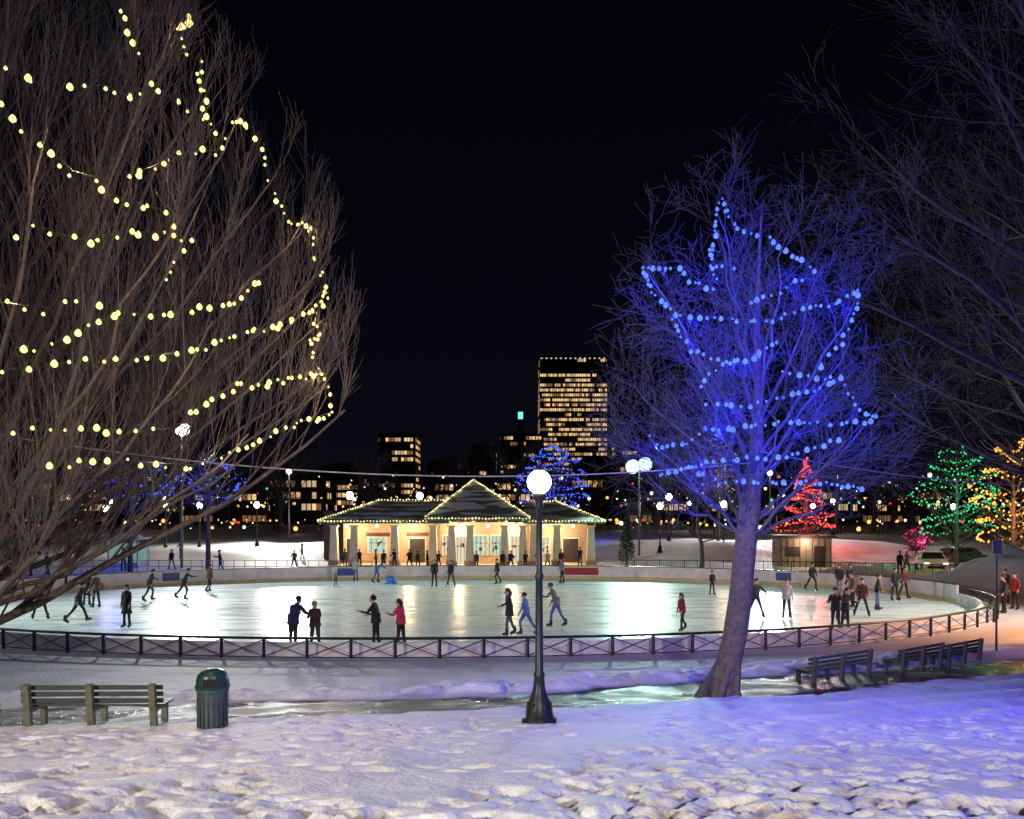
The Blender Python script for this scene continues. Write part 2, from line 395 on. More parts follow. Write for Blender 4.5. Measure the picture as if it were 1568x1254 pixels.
WS = """-6.4,16,14.5;-6,14.4,13.3;-5.8,14.2,12.8;-5.6,14.4,12.7;-5.5,14.1,12.2;-5.2,13.6,11.5;-5.1,13.6,11.2;-5,13.9,11.1;-5,13.7,10.8
-5,14.4,11.6;-5,15.1,12;-4.7,15.2,11.6;-4.6,15.1,11.1;-4.5,15.1,10.7;-4.4,15.2,10.4;-4.3,15.6,10.3;-4.3,17.2,10.8;-4.2,17,10.1;-4.1,17.7,9.7;-4.1,17.7,9.5;-4,16.8,9;-4.1,15.5,8.4
-4.1,16,8.6;-4,16.7,8.4;-4,15.8,8;-4,16.1,7.7;-3.9,16.5,7.5;-3.9,17.1,7.2;-3.9,17.3,6.8;-4.2,15.8,6.4;-4.5,15,6.1;-4.8,14.4,5.8;-5.2,13.8,5.5
-6.4,11.7,10.8;-6.1,12,11;-5.9,12.3,11;-5.7,12.7,11.4;-5.5,13,11.3;-5.1,13.6,11.2
-7,11,10.2;-6.8,11.1,9.9;-6.5,11.3,9.7;-6.3,11.5,9.5;-6.1,11.7,9.5;-5.9,11.9,9.3;-5.4,12.5,9.3;-5.3,12.6,9;-5.2,12.9,9;-5.3,12.5,8.4;-5.5,12.3,8.1
-5.8,12.1,9.7;-5.6,12.5,10;-5.4,12.9,10.4;-5,13.7,10.8
-6.7,10.9,8.4;-6.6,11,8.6;-6.4,11.2,8.5;-6.1,11.5,8.5;-5.7,12,8.8;-5.3,12.6,9
-6.8,10.7,7.4;-6.4,11,7.4;-6.1,11.3,7.6;-5.7,11.6,7.5;-5.3,12.2,7.6;-5,12.8,7.9;-4.7,13.6,8.2;-4.5,14.1,8.7;-4.4,14.4,8.8
-6.7,10.8,6.8;-6.3,11,6.9;-6.1,11.2,7.1;-5.9,11.4,7.3;-5.7,11.6,7.5
-6.7,10.7,6.5;-6.3,11,6.6;-6,11.3,6.8;-5.6,11.9,6.9;-5,12.8,7.2;-4.8,13.2,7.5;-4.4,14.3,7.9;-4.1,15.5,8.4
-5.1,12.7,6.2;-4.9,13.2,6.5;-4.7,13.7,6.8;-4.4,14.4,6.9;-4.2,15.2,7.2;-3.9,16.5,7.5
-6.9,10.8,5.7;-6.4,11.1,5.8;-6,11.5,5.8;-5.7,11.8,5.8;-5.3,12.4,5.9
-6.7,11.6,5.3;-6.1,12.1,5.4;-5.7,12.7,5.4;-5.3,13.3,5.4;-5.2,13.8,5.5
-6.3,13,12.7;-6,12.7,12.1;-5.8,12.6,11.7
-6.9,10.9,10.7;-6.7,11,10.6;-6.6,11.3,10.6"""
def RL(z):
    return float(np.interp(z, [2.2, 3.5, 5, 7, 9.3, 11.3, 13.1, 15.5, 18, 20], [4, 6.4, 7.9, 8.7, 8.6, 8.4, 7.4, 5.7, 3, .5]))
CL = V((-12.2, 17, 0))
def inL(p):
    if p.z < 2.0: return False
    return math.hypot(p.x-CL.x, p.y-CL.y) < RL(p.z)*1.02+random.random()*.4
T = MB(); g0 = gz(-12.2, 17)
tp = [V((-12.2+.15*math.sin(z), 17+.1*math.cos(z*1.3), g0-.3+z)) for z in (0, .5, 1.2, 2.5, 4.5, 7, 10, 13, 16)]
T.tube(tp, [.75, .6, .5, .46, .42, .36, .27, .17, .06], 12, 0)
PL = dict(seg=[9, 6, 5, 3], wob=[.10, .12, .13, .15], trop=[.05, .12, .14, .08], rmin=.0042, sides=[7, 4, 3, 3], n=[0, 11, 7, 4], len=[9, 4.0, 2.0, 1.1], ang=(18, 44), up=[0, .6, .8, .4], rk=.42)
for i in range(36):
    z = .8+11.5*(i/36)**1.1; a = i*2.39996
    el = math.radians(U(22, 40)+28*(i/36)); R_ = RL(max(3, g0+z+2))
    if math.cos(a-(-.6)) < -.35 and i % 4: continue
    d = V((math.cos(a)*math.cos(el), math.sin(a)*math.cos(el), math.sin(el)))
    branch(T, V((-12.2, 17, g0+z)), d, R_/math.cos(el)*1.05, .085*(1-.5*i/36), 0, PL, inL)
for (dx, dy, dz, L_) in ((.75, -.45, .42, 10), (.9, .1, .3, 10), (.7, -.55, .15, 8)):
    branch(T, V((-12.1, 16.9, g0+1.2)), V((dx, dy, dz)).normalized(), L_, .11, 0, PL, inL)
PL2 = dict(PL, n=[0, 9, 6, 3], len=[9, 2.6, 1.5, .9])
for (tx, ty, tz) in ((-6.4, 16, 14.5), (-5.2, 14, 12.3), (-5, 15.1, 12.0), (-4.5, 15.2, 10.8), (-4.3, 17.2, 10.8), (-4.2, 17.6, 9.7), (-4, 16.8, 9), (-4, 16.7, 8.4), (-3.9, 17.1, 7.2), (-4.2, 15.8, 6.4), (-4.8, 14.4, 5.8), (-5.7, 12.7, 11.4), (-6.5, 11.3, 9.8), (-5.3, 12.6, 9), (-4.9, 13.4, 7.5), (-4.3, 19, 10.4), (-4.0, 19.5, 8.4)):
    arc(T, (-12.2, 17, g0+max(1.2, (tz-g0)*.32)), (tx, ty, tz+.25), 1.3, .075, 12, PL2, .09, inL, .3)
treeL = T.obj('weeping_beech_tree', [m_barkL], True)

BS = """4.7,18,11.7;4.9,17.6,10.9;5.5,17.3,10.6;6.5,16.9,9.7
4.6,17.9,11.6;4.5,17.7,11.1;4.4,17.3,10.7;4.3,17.1,10.4;4.2,16.9,10
4.2,16.9,10.3;4.1,16.5,9.7;4.2,16.4,9.4;4.1,16.4,9.2;3.7,16.7,9.5;3.5,16.9,9.8;2.9,17.8,10.1
2.9,17.8,10.1;3,17.2,9.4;3.3,16.8,8.9;3.5,16.6,8.3;3.7,16.5,8;4.1,16.4,7.8;4.7,16.2,7.7;5,16.2,7.9;5.5,16.2,8.2
4.1,16.6,9.8;4.7,16.4,9.6
3.4,16.8,8.8;4.3,16.3,8.6;5.1,16.2,8.5;6,16.2,8.8;6.6,16.3,8.9;7.2,16.6,9.3
7.2,16.6,9.3;7,16.4,8.7;6.7,16.3,8.1;6.1,16.2,7.5
5,16.2,7.8;4.4,16.3,7.7;4,16.4,7.5;3.8,16.6,7.1
4,16.5,6.9;4.7,16.3,6.8;5.5,16.2,7;6,16.3,7.1;6.7,16.4,7.4
4.8,16.2,8.9;5.4,16.2,9.1;6,16.3,9.5
5.5,16.2,7.5;6,16.2,7.4;6.7,16.4,7.4;6.9,16.5,7.1;7.4,16.8,6.7;7.9,17.2,6.7
3,17.5,6.3;3.2,17.4,6.1;3.7,17,6.1;4,16.7,6.4;4.6,16.5,6.4;5.5,16.4,6.5;6.8,16.6,6.5;7.7,17,6.6
6.8,16.6,6.2;6.3,16.6,6;5.6,16.5,5.8;4.9,16.6,5.8;4.1,16.9,5.7;3.2,18.2,5.5
3.8,17.1,5.6;4.4,17,5.3;5.4,16.8,5.3;6.4,16.9,5.3;7.8,17.6,5.2"""
m_wire = mat('light_wire', (.02, .03, .02), .6)
def strings(name, txt, bulb_m, step, r, jit, nlight, P, col, parent):
    S_ = MB(); pos = []
    for line in txt.split('\n'):
        pts = [V([float(a) for a in s_.split(',')]) for s_ in line.split(';')]
        S_.tube(pts, [.006]*len(pts), 3, 1)
        for a, c in zip(pts, pts[1:]):
            L_ = (c-a).length; n = max(1, round(L_/step))
            for k in range(n):
                p = a.lerp(c, (k+U(-.3, .3))/n)+V((U(-jit, jit), U(-jit, jit), U(-jit, jit)-.03))
                pos.append(p)
    for p in pos: S_.bulb(p, r*random.choice((.55, .7, .8, 1, 1.1, 1.35)), 0)
    S_.obj(name, [bulb_m, m_wire], True, parent=parent)
    step_ = max(1, len(pos)//nlight)
    for p in pos[step_//2::step_][:nlight]:
        light('bulb_light', 'POINT', p-V((0, -.12, r*1.8)), P/nlight, col, parent, .03)
m_warm = emit('warm_bulb', (1, .82, .27), 2.0); m_blue = emit('blue_bulb', (.075, .15, 1), 2.3)
strings('string_lights', WS, m_warm, .21, .035, .05, 14, 440, (1, .72, .36), treeL)

T = MB(); bx, by = 4.62, 18.0; bz = gz(bx, by)
def trunkp(z):
    z_ = max(z, 0); return V((bx+.98*(1-math.exp(-z_/3))+.04*math.sin(1.3*z_), by+.06*math.sin(.8*z_), bz+z))
zs = [-.3, .1, .35, .7, 1.3, 2.2, 3.2, 4.3, 5.5, 6.8, 8.2, 9.6, 10.8]
T.tube([trunkp(z) for z in zs], [.50, .40, .32, .28, .265, .255, .245, .22, .15, .10, .07, .04, .02], 14, 0)
for a in range(6):
    q_ = a*1.05+.3; T.tube([trunkp(.7)+V((.18*math.cos(q_), .18*math.sin(q_), 0)), trunkp(.2)+V((.34*math.cos(q_), .34*math.sin(q_), 0)), trunkp(0)+V((.58*math.cos(q_), .58*math.sin(q_), -.12))], [.13, .11, .06], 6, 0)
nf_trunk = len(T.f)
PB = dict(seg=[7, 6, 5, 3], wob=[.1, .18, .22, .24], trop=[.03, .03, .02, .01], rmin=.0035, sides=[6, 3, 3, 3], n=[0, 7, 7, 4], len=[4, 1.9, 1.1, .6], ang=(25, 65), up=[0, .2, .15, .05], rk=.4)
TG = [(2.9, 17.7, 10.1), (3.4, 16.9, 8.9), (3.7, 16.6, 8.0), (4.6, 17.9, 11.5), (4.3, 16.9, 10.6), (7.3, 16.6, 9.5), (6.6, 17, 9.9), (5.6, 16.4, 10.4), (7.9, 17.2, 6.9), (7.9, 17.8, 5.3), (3.0, 17.6, 6.4), (3.1, 18.2, 5.4),
      (6.9, 16.3, 8.2), (4.0, 16.3, 7.0), (5.2, 16.1, 8.6), (5.4, 16, 7), (8.2, 19, 8.2), (7.5, 19.8, 9.8), (6, 20.2, 10.3), (4, 20, 9.6), (2.6, 19.4, 8), (2.2, 18.6, 6.8), (6.8, 16.2, 6.2), (4.2, 16.6, 5.7), (8.4, 18.3, 7.2)]
for tg in TG:
    z0 = max(3.6, min(9.2, (tg[2]-bz)*.62+U(-.4, .2))); arc(T, trunkp(z0), tg, .25, .042, 8, PB, .1)
T.m = [0 if i < nf_trunk else 1 for i in range(len(T.f))]
treeB = T.obj('bare_elm_tree', [m_barkB, m_twigB], True)
strings('string_lights', BS, m_blue, .165, .042, .035, 24, 2200, (.008, .014, 1), treeB)

def big_tree(name, x, y, Ht, r0, P, nl, fan, m_=m_barkD, low=.22, cond=None):
    T = MB(); g = gzb(x, y)
    tp = [V((x+.25*math.sin(k*1.3), y+.2*math.cos(k), g-.3+Ht*.8*k/7)) for k in range(8)]
    T.tube(tp, [r0*1.5]+[r0*(1-.8*k/7) for k in range(1, 8)], 10, 0)
    for i in range(nl):
        z = Ht*(low+.5*i/nl); a = i*2.39996
        if cond and not cond(a): continue
        el = math.radians(U(15, 35)+35*i/nl)
        d = V((math.cos(a)*math.cos(el), math.sin(a)*math.cos(el), math.sin(el)))
        branch(T, V((x, y, g+z)), d, fan*U(.85, 1.1), r0*.33, 0, P)
    return T.obj(name, [m_], True)
PR = dict(seg=[9, 5, 4, 3], wob=[.13, .18, .2, .22], trop=[.015, .03, .02, .0], rmin=.008, sides=[6, 4, 3, 3], n=[0, 9, 6, 4], len=[9, 4.2, 2.3, 1.2], ang=(22, 55), up=[0, .12, .1, 0], rk=.42)
big_tree('bare_oak_tree', 19.5, 25, 19, .42, PR, 26, 10.5, cond=lambda a: math.cos(a) < .35)
big_tree('bare_oak_tree', 30.5, 42, 21, .45, PR, 26, 14, cond=lambda a: math.cos(a) < .35)
big_tree('bare_oak_tree', 14.5, 62, 12, .2, PR, 10, 5)

T2 = big_tree('bare_maple_tree', 15.5, 10.5, 8, .25, dict(PR, n=[0, 5, 3], len=[3, 1.5, .8]), 12, 3.5, m_barkB)
S_ = MB()
for k in range(60):
    a = k*.55; z = 3.2+5*k/60; r_ = 2.6*(1-k/90); S_.bulb((15.5+r_*math.cos(a), 10.5+r_*math.sin(a), z), .04, 0)
    if k % 12 == 6: light('bulb_light', 'POINT', (15.5+r_*math.cos(a)*1.05, 10.5+r_*math.sin(a)*1.05, z-.1), 560, (.03, .035, 1), T2, .03)
S_.obj('string_lights', [m_blue], parent=T2)

def lit_tree(name, x, y, z0, z1, w, shape, bulb, n, turns, P, col, r=.09):
    g = gzb(x, y); T = MB(); Hh = z1-g
    T.tube([V((x, y, g-.2)), V((x, y, g+Hh*.5)), V((x, y, z1-.3))], [.22, .15, .03], 8, 0)
    def rad(t): return w/2*(1.02-t) if shape == 'cone' else w/2*math.sin(math.pi*min(.97, .18+.8*t))**.7
    for i in range(46):
        t = i/46; z = z0+(z1-z0)*t; a = i*2.4; R_ = rad(t)*U(.8, 1.15)
        p0 = V((x, y, max(g+1.2, z-R_*.6))); p1 = V((x+R_*math.cos(a), y+R_*math.sin(a), z))
        T.tube([p0, p0.lerp(p1, .5)+V((0, 0, -.1)), p1], [.06, .04, .02], 4, 0)
        for k in range(9):
            q_ = p0.lerp(p1, U(.35, 1)); T.tube([q_, q_+V((U(-.7, .7), U(-.7, .7), U(0, .8)))], [.018, .01], 3, 0)
    o = T.obj(name, [m_barkD], True); S_ = MB(); ps = []
    for i in range(n):
        t = i/n; a = t*turns*2*math.pi+.5*math.sin(t*40); R_ = rad(t)*(1+.15*math.sin(a*2.7)+U(-.08, .08))
        ps.append(V((x+R_*math.cos(a), y+R_*math.sin(a), z0+(z1-z0)*t+.35*math.sin(a*1.7+1)+U(-.12, .12))))
    for p in ps: S_.octa(p, r*U(.6, 1.25), 0)
    S_.obj('string_lights', [bulb], parent=o)
    p = ps[n//3]; light('bulb_light', 'POINT', V((x, y-w*.45, p.z)), P, col, o, .05)
m_rb = emit('red_bulb', (1, .07, .06), 2.4); m_gb = emit('green_bulb', (.04, 1, .32), 1.1); m_ob = emit('orange_bulb', (1, .38, .05), 2.6); m_yb = emit('yellow_bulb', (1, .72, .25), 1.3); m_pb = emit('pink_bulb', (1, .05, .25), 1.5); m_bf = emit('blue_bulb_far', (.05, .12, 1), 1.7)
lit_tree('red_lit_conifer', 33, 90, 3.2, 11.2, 6, 'cone', m_rb, 460, 9, 1500, (1, .1, .08), .11)
lit_tree('yellow_lit_tree', 25.7, 100, 7.5, 14.6, 4.6, 'round', m_yb, 170, 7, 500, (1, .6, .25), .075)
lit_tree('green_lit_tree', 38.8, 70, 3.2, 10.6, 6.4, 'round', m_gb, 330, 7, 800, (.1, 1, .4), .085)
lit_tree('orange_lit_tree', 40.0, 64, 2.6, 10.6, 5.6, 'round', m_ob, 300, 6, 1500, (1, .4, .1), .095)
lit_tree('pink_lit_shrub', 40.4, 80, 1.3, 3.6, 2.4, 'round', m_pb, 90, 5, 200, (1, .1, .25), .07)
lit_tree('blue_lit_tree', 5.6, 110, 5.5, 14.4, 9, 'round', m_bf, 420, 8, 1500, (.03, .06, 1), .12)
lit_tree('blue_lit_tree', -29.5, 62, 6.2, 9.4, 7, 'round', m_bf, 150, 2.6, 600, (.03, .06, 1), .09)
lit_tree('blue_lit_tree', -25, 66, 6.0, 9.6, 6, 'round', m_bf, 130, 2.4, 600, (.03, .06, 1), .09)

T = MB()
PD = dict(seg=[6, 4, 3], wob=[.15, .2, .25], trop=[.05, .04, .02], rmin=.03, sides=[5, 3, 3], n=[0, 8, 5], len=[7, 3.5, 1.8], ang=(22, 50), up=[0, .2, .15])
for k in range(40):
    x = -115+k*6.1+U(-2.5, 2.5); y = U(118, 170); g = gzb(x, y); h = U(9, 15)
    T.tube([V((x, y, g-.3)), V((x+.3, y, g+h*.4)), V((x, y, g+h*.8))], [.4, .28, .1], 6, 0)
    for i in range(11):
        a = i*2.4; el = math.radians(U(25, 65)); d = V((math.cos(a)*math.cos(el), math.sin(a)*math.cos(el), math.sin(el)))
        branch(T, V((x, y, g+h*(.22+.5*i/11))), d, h*.45, .15, 0, PD)
T.obj('distant_bare_trees', [m_barkD])

m_leaf = mat('spruce_needles', (.03, .06, .04), .8, nscale=4, namt=.5)
T = MB(); ex, ey = 11.0, 77; T.tube([V((ex, ey, -.1)), V((ex, ey, 4.8))], [.12, .03], 6, 1)
for i in range(2600):
    t = random.random()**.8; z = .5+4.6*t; R_ = (1.05-t)*.95*random.random()**.4; a = U(0, 6.283)
    c = V((ex+R_*math.cos(a), ey+R_*math.sin(a), z)); d1 = V((U(-.14, .14), U(-.14, .14), U(-.1, .12))); d2 = V((U(-.06, .06), U(-.06, .06), U(-.05, .05)))
    T.quad([c-d1, c+d2, c+d1, c-d2], 0)
T.obj('spruce_tree', [m_leaf, m_barkD])

# ------------------------------------------------------------------ cable
C = MB()
def cable(a, c, sag, n=24):
    a = V(a); c = V(c); pts = [a.lerp(c, i/n)-V((0, 0, sag*4*(i/n)*(1-i/n))) for i in range(n+1)]
    C.tube(pts, [.013]*len(pts), 5, 0)
cable((-11.5, 16, 6.4), (5.3, 17.8, 5.75), .62); cable((5.5, 17.8, 6.0), (19.4, 24.6, 5.6), .35)
C.obj('overhead_cable', [mat('cable_sheath', (.3, .28, .3), .5)])

# ------------------------------------------------------------------ benches, bin, poles
m_slat = mat('bench_slats', (.010, .018, .015), .5, nscale=12, namt=.4); m_post = mat('bench_posts', (.10, .095, .055), .7, nscale=10, namt=.3, bump=.3); m_slatw = mat('bench_slats_grey', (.07, .065, .06), .65, nscale=12, namt=.4); m_postd = mat('bench_posts_dark', (.08, .075, .07), .7, nscale=10)
def bench(x, y, rz, L_=2.35, sl=m_slat, z=None, po=m_post):
    b_ = MB()
    for px in (-L_*.44, 0, L_*.44):
        b_.box((px, -.02, .37), (.10, .09, .78), 1, M=Matrix.Rotation(.12, 3, 'X'))
        b_.box((px, .46, .18), (.09, .08, .38), 1); b_.box((px, .22, .33), (.08, .42, .08), 1)
    for k, zz in enumerate((.47, .58, .69)): b_.box((0, .055-.014*k, zz), (L_, .03, .075), 0)
    for k in range(4): b_.box((0, .12+.11*k, .385), (L_, .085, .03), 0)
    return b_.obj('park_bench', [sl, po], False, (x, y, (gzb(x, y)-.08) if z is None else z), rz)
bench(-6.9, 13.15, .03, 2.3)
bench(8.6, 20.9, .56, 2.6, m_slatw, po=m_postd); bench(11.7, 22.9, .62, 2.4, m_slatw, po=m_postd); bench(13.7, 24.3, .62, 2.2, m_slatw, po=m_postd)
b_ = MB()
m_can = mat('can_metal', (.06, .08, .08), .45, .4, bump=.1); m_lid = mat('can_lid_green', (.012, .05, .038), .35, .2)
b_.rev([(.20, 0), (.215, .03), (.215, .06), (.24, .6), (.255, .64), (.255, .68), (.24, .69)], 24, mi=0)
for k in range(20):
    a = k*math.pi/10; b_.box((.235*math.cos(a), .235*math.sin(a), .34), (.018, .035, .56), 0, a)
b_.rev([(.27, .68), (.275, .72), (.26, .74), (.255, .82), (.23, .90), (.17, .96), (.08, .99), (.03, 1.0)], 24, mi=1)
b_.box((.0, -.232, .80), (.26, .06, .12), 2)
b_.obj('litter_bin', [m_can, m_lid, mat('bin_opening', (.01, .01, .01), .9)], False, (-4.87, 13.05, gz(-4.87, 13.05)-.04), .3)
b_ = MB(); b_.tube([(0, 0, -.2), (0, 0, 3.7)], [.035, .03], 8, 0, True); b_.box((0, -.05, 3.35), (.3, .02, .42), 1); b_.ball((0, 0, 3.72), .05, 0)
b_.obj('metal_sign_pole', [m_iron, mat('sign_face', (.12, .13, .14), .4)], False, (15.7, 26, gz(15.7, 26)))

b_ = MB()
for k in range(34):
    x = -39+k*.85; y = 63.5-.02*(x+25)**2*.2
    b_.tube([(x, y, -.1), (x, y, 1.25)], [.03, .03], 5, 0)
    if k < 33:
        x2 = x+.85; y2 = 63.5-.02*(x2+25)**2*.2
        for z in (.3, .75, 1.22): b_.tube([(x, y, z), (x2, y2, z)], [.022, .022], 4, 0)
b_.obj('metal_railing', [m_steel])
b_ = MB()
for k in range(30):
    x = 9+k*1.0; y = 65.5-.012*(x-8)**2
    b_.tube([(x, y, -.1), (x, y, 1.2)], [.035, .035], 5, 0)
    if k < 29:
        x2 = x+1; y2 = 65.5-.012*(x2-8)**2
        for z in (.2, 1.15): b_.tube([(x, y, z), (x2, y2, z)], [.03, .03], 4, 0)
        for j in range(1, 6): 
            p = V((x, y, 0)).lerp(V((x2, y2, 0)), j/6); b_.tube([p+V((0, 0, .2)), p+V((0, 0, 1.15))], [.012, .012], 3, 0)
b_.obj('iron_railing', [m_iron])

m_frame = mat('white_frame', (.6, .62, .62), .5); m_glassl = emit('booth_glow', (.45, .8, .65), .35)
b_ = MB()
for x in (-1.2, 0, 1.2):
    for y in (-1, 1): b_.box((x, y, 1.4), (.12, .12, 2.8), 0)
b_.box((0, 0, .45), (2.3, 1.9, .9), 0); b_.box((0, 0, 1.7), (2.2, 1.8, 1.5), 1); b_.box((0, 0, 2.9), (3.0, 2.6, .18), 0); b_.box((0, 0, 3.1), (2.0, 1.6, .25), 0, taper=.5)
b_.obj('ticket_booth', [m_frame, m_glassl], False, (-32, 67, 0))

# ------------------------------------------------------------------ pavilion
m_wall = mat('stucco_pink', (.50, .32, .23), .8, nscale=3, namt=.12, bump=.2); m_trim = mat('trim_white', (.76, .68, .52), .6, nscale=4, namt=.1)
m_roof, nt, b = nodes('shingle_with_snow')
geo = N('ShaderNodeNewGeometry')
sh = ramp(noise(2.5), .3, .7, (.08, .11, .09, 1), (.2, .25, .2, 1))
mpx = N('ShaderNodeMapping'); mpx.inputs['Scale'].default_value = (.35, .9, 2.4); lk(geo.outputs['Position'], mpx.inputs['Vector'])
nn = N('ShaderNodeTexNoise', Scale=.9, Detail=5); lk(mpx.outputs[0], nn.inputs['Vector'])
lk(mix(ramp(nn.outputs['Fac'], .48, .54), sh, (.78, .80, .84, 1)), b.inputs['Base Color']); b.inputs['Roughness'].default_value = .8
wv = N('ShaderNodeTexWave', Scale=2.2, bands_direction='Z'); lk(geo.outputs['Position'], wv.inputs['Vector'])
bp = N('ShaderNodeBump', Strength=.5, Distance=.05); lk(wv.outputs['Fac'], bp.inputs['Height']); lk(bp.outputs[0], b.inputs['Normal'])
m_winl = emit('window_lit', (1, .88, .62), .8); m_wing = emit('window_greenish', (.75, 1, .8), .7); m_door = mat('door_dark', (.05, .03, .03), .5); m_bulb = emit('eave_bulb', (1, .88, .36), 1.9); m_soff = emit('soffit_globe', (1, .9, .6), 12)
m_gtrim = mat('green_trim', (.10, .20, .14), .6)
W = MB()
W.box((-4.6, 80, .1), (26.4, 12, .2), 1)
for (x0, x1, y0, y1, zt) in ((-16.4, -6.9, 78, 84, 4.1), (-6.9, 1.4, 77, 85, 4.2), (1.4, 7.3, 78, 84, 4.1)):
    W.box(((x0+x1)/2, (y0+y1)/2, (zt+.2)/2), (x1-x0, y1-y0, zt-.2), 0)
for x in (-16.7, -14.8, -11.0, -7.4, -5.6, -3.9, -.7, 1.0, 2.0, 4.2, 7.4):
    yf = 75.0 if x < -7.2 or x > 1.2 else 74.3
    W.box((x, yf+.3, 2.05), (.85, .8, 3.7), 1, taper=.66); W.box((x, yf+.3, .4), (1.0, .95, .45), 0); W.box((x, yf+.3, 3.85), (.8, .7, .15), 1)
def hip(x0, x1, y0, y1, z0, z1, r0, r1):
    ym = (y0+y1)/2; b0 = len(W.v)
    W.v += [V(p) for p in ((x0, y0, z0), (x1, y0, z0), (x1, y1, z0), (x0, y1, z0), (r0, ym, z1), (r1, ym, z1))]
    for f in ((0, 1, 5, 4), (2, 3, 4, 5), (3, 0, 4), (1, 2, 5)): W.f.append(tuple(b0+i for i in f)); W.m.append(2)
    W.box(((x0+x1)/2, ym, z0-.14), (x1-x0-.02, y1-y0-.02, .24), 9)
hip(-17.9, -5.8, 74.0, 86, 4.35, 6.3, -13.3, -6.5); hip(1.0, 8.6, 74.0, 86, 4.32, 6.2, 1.2, 4.4); hip(-7.9, 1.6, 73.1, 86, 4.6, 8.25, -3.9, -3.7)
W.box((-3.8, 79.5, 8.3), (.5, .5, .5), 2, taper=.1)
def win(x, y, w, z0, z1, mi):
    W.box((x, y-.03, (z0+z1)/2), (w+.22, .06, z1-z0+.22), 1); W.box((x, y-.075, (z0+z1)/2), (w, .03, z1-z0), mi)
    for k in (-1, 0, 1): W.box((x+k*w/3, y-.105, (z0+z1)/2), (.05, .03, z1-z0), 5)
    W.box((x, y-.105, z0+(z1-z0)*.62), (w, .025, .05), 5)
    if mi != 5:
        for k in range(4): W.box((x+U(-.4, .4)*w, y-.1, z0+U(.2, .7)*(z1-z0)), (U(.1, .3), .02, U(.15, .4)), random.choice((5, 6, 1)))
win(-13.1, 78, 1.7, 1.3, 2.7, 4); win(-9.2, 78, 1.5, .3, 2.6, 5); win(-15.6, 78, .9, .3, 2.6, 5)
win(-6.2, 77, .8, 1.1, 2.9, 3); win(-4.9, 77, 1.0, .3, 2.8, 3); win(-3.0, 77, 1.3, 1.1, 2.9, 4); win(-1.5, 77, 1.0, 1.1, 2.9, 4); win(.4, 77, 1.1, .3, 2.9, 3)
win(3.1, 78, 1.1, 1.1, 2.7, 3); win(5.7, 78, 1.5, .3, 2.6, 5)
W.box((-13.0, 77.9, 3.0), (2.3, .08, .35), 6); W.box((-9.2, 77.9, 3.05), (2.0, .08, .3), 6)
def bulbs(a, c, st=.42):
    a = V(a); c = V(c); n = int((c-a).length/st)
    for k in range(n+1): W.octa(a.lerp(c, k/n)+V((0, 0, U(-.03, .05))), U(.06, .11), 7)
bulbs((-17.9, 73.95, 4.3), (-7.9, 73.95, 4.3), .3); bulbs((1.6, 73.95, 4.3), (8.6, 73.95, 4.3), .3); bulbs((-7.9, 73.05, 4.55), (1.6, 73.05, 4.55), .3)
bulbs((-17.9, 73.95, 4.4), (-13.3, 79.9, 6.36), .3); bulbs((-13.3, 79.9, 6.4), (-6.5, 79.9, 6.4), .3)
bulbs((-7.9, 73.05, 4.7), (-3.9, 79.4, 8.35), .26); bulbs((1.6, 73.05, 4.7), (-3.7, 79.4, 8.35), .26)
bulbs((8.6, 73.95, 4.4), (4.4, 79.9, 6.3), .3); bulbs((1.6, 79.9, 6.3), (4.4, 79.9, 6.3), .3); bulbs((8.6, 74, 4.3), (8.6, 86, 4.3)); bulbs((-17.9, 74, 4.3), (-17.9, 86, 4.3))
SX = (-15.8, -12.9, -9.2, -5, -2.3, .2, 3.1, 5.8)
for x in SX: W.ball((x, 76.2 if -7 < x < 1.2 else 76.6, 3.85), .14, 8, 8, 5)
pav = W.obj('skating_pavilion', [m_wall, m_trim, m_roof, m_winl, m_wing, m_door, mat('fascia_sign', (.12, .03, .03), .5), m_bulb, m_soff, m_gtrim])
for x in (-15.2, -9.8, -5, 0.1, 4.3): light('soffit_lamp', 'POINT', (x, 75.7 if -7 < x < 1.2 else 76.2, 3.5), 430, (1, .78, .44), pav, .08)
W = MB(); W.box((0, 0, 2.6), (2.6, 5, 5.2), 0); W.box((0, 0, 5.3), (3, 5.4, .2), 1)
W.obj('plant_room', [mat('brown_render', (.16, .11, .09), .8), m_iron], False, (-18.3, 86, 0))
W = MB(); W.box((0, 0, 1.3), (4.6, 3.5, 2.8), 0); W.box((0, -.1, 2.85), (5.2, 4.2, .3), 1); W.box((1.2, -1.78, 1.0), (1, .06, 2), 2); W.box((-1.2, -1.78, 1.5), (1.3, .06, .9), 2); W.ball((0, -1.95, 2.4), .16, 3)
for k in range(9): W.box((-2.2+k*.55, -1.77, 1.3), (.05, .04, 2.6), 1)
sh_ = W.obj('maintenance_shed', [mat('shed_boards', (.34, .24, .17), .8, bump=.3), mat('shed_roof', (.12, .07, .06), .7), m_door, m_soff], False, (27.4, 76, 0), -.1)
light('shed_lamp', 'POINT', (27.2, 73.4, 2.3), 120, (1, .8, .55), sh_, .08)

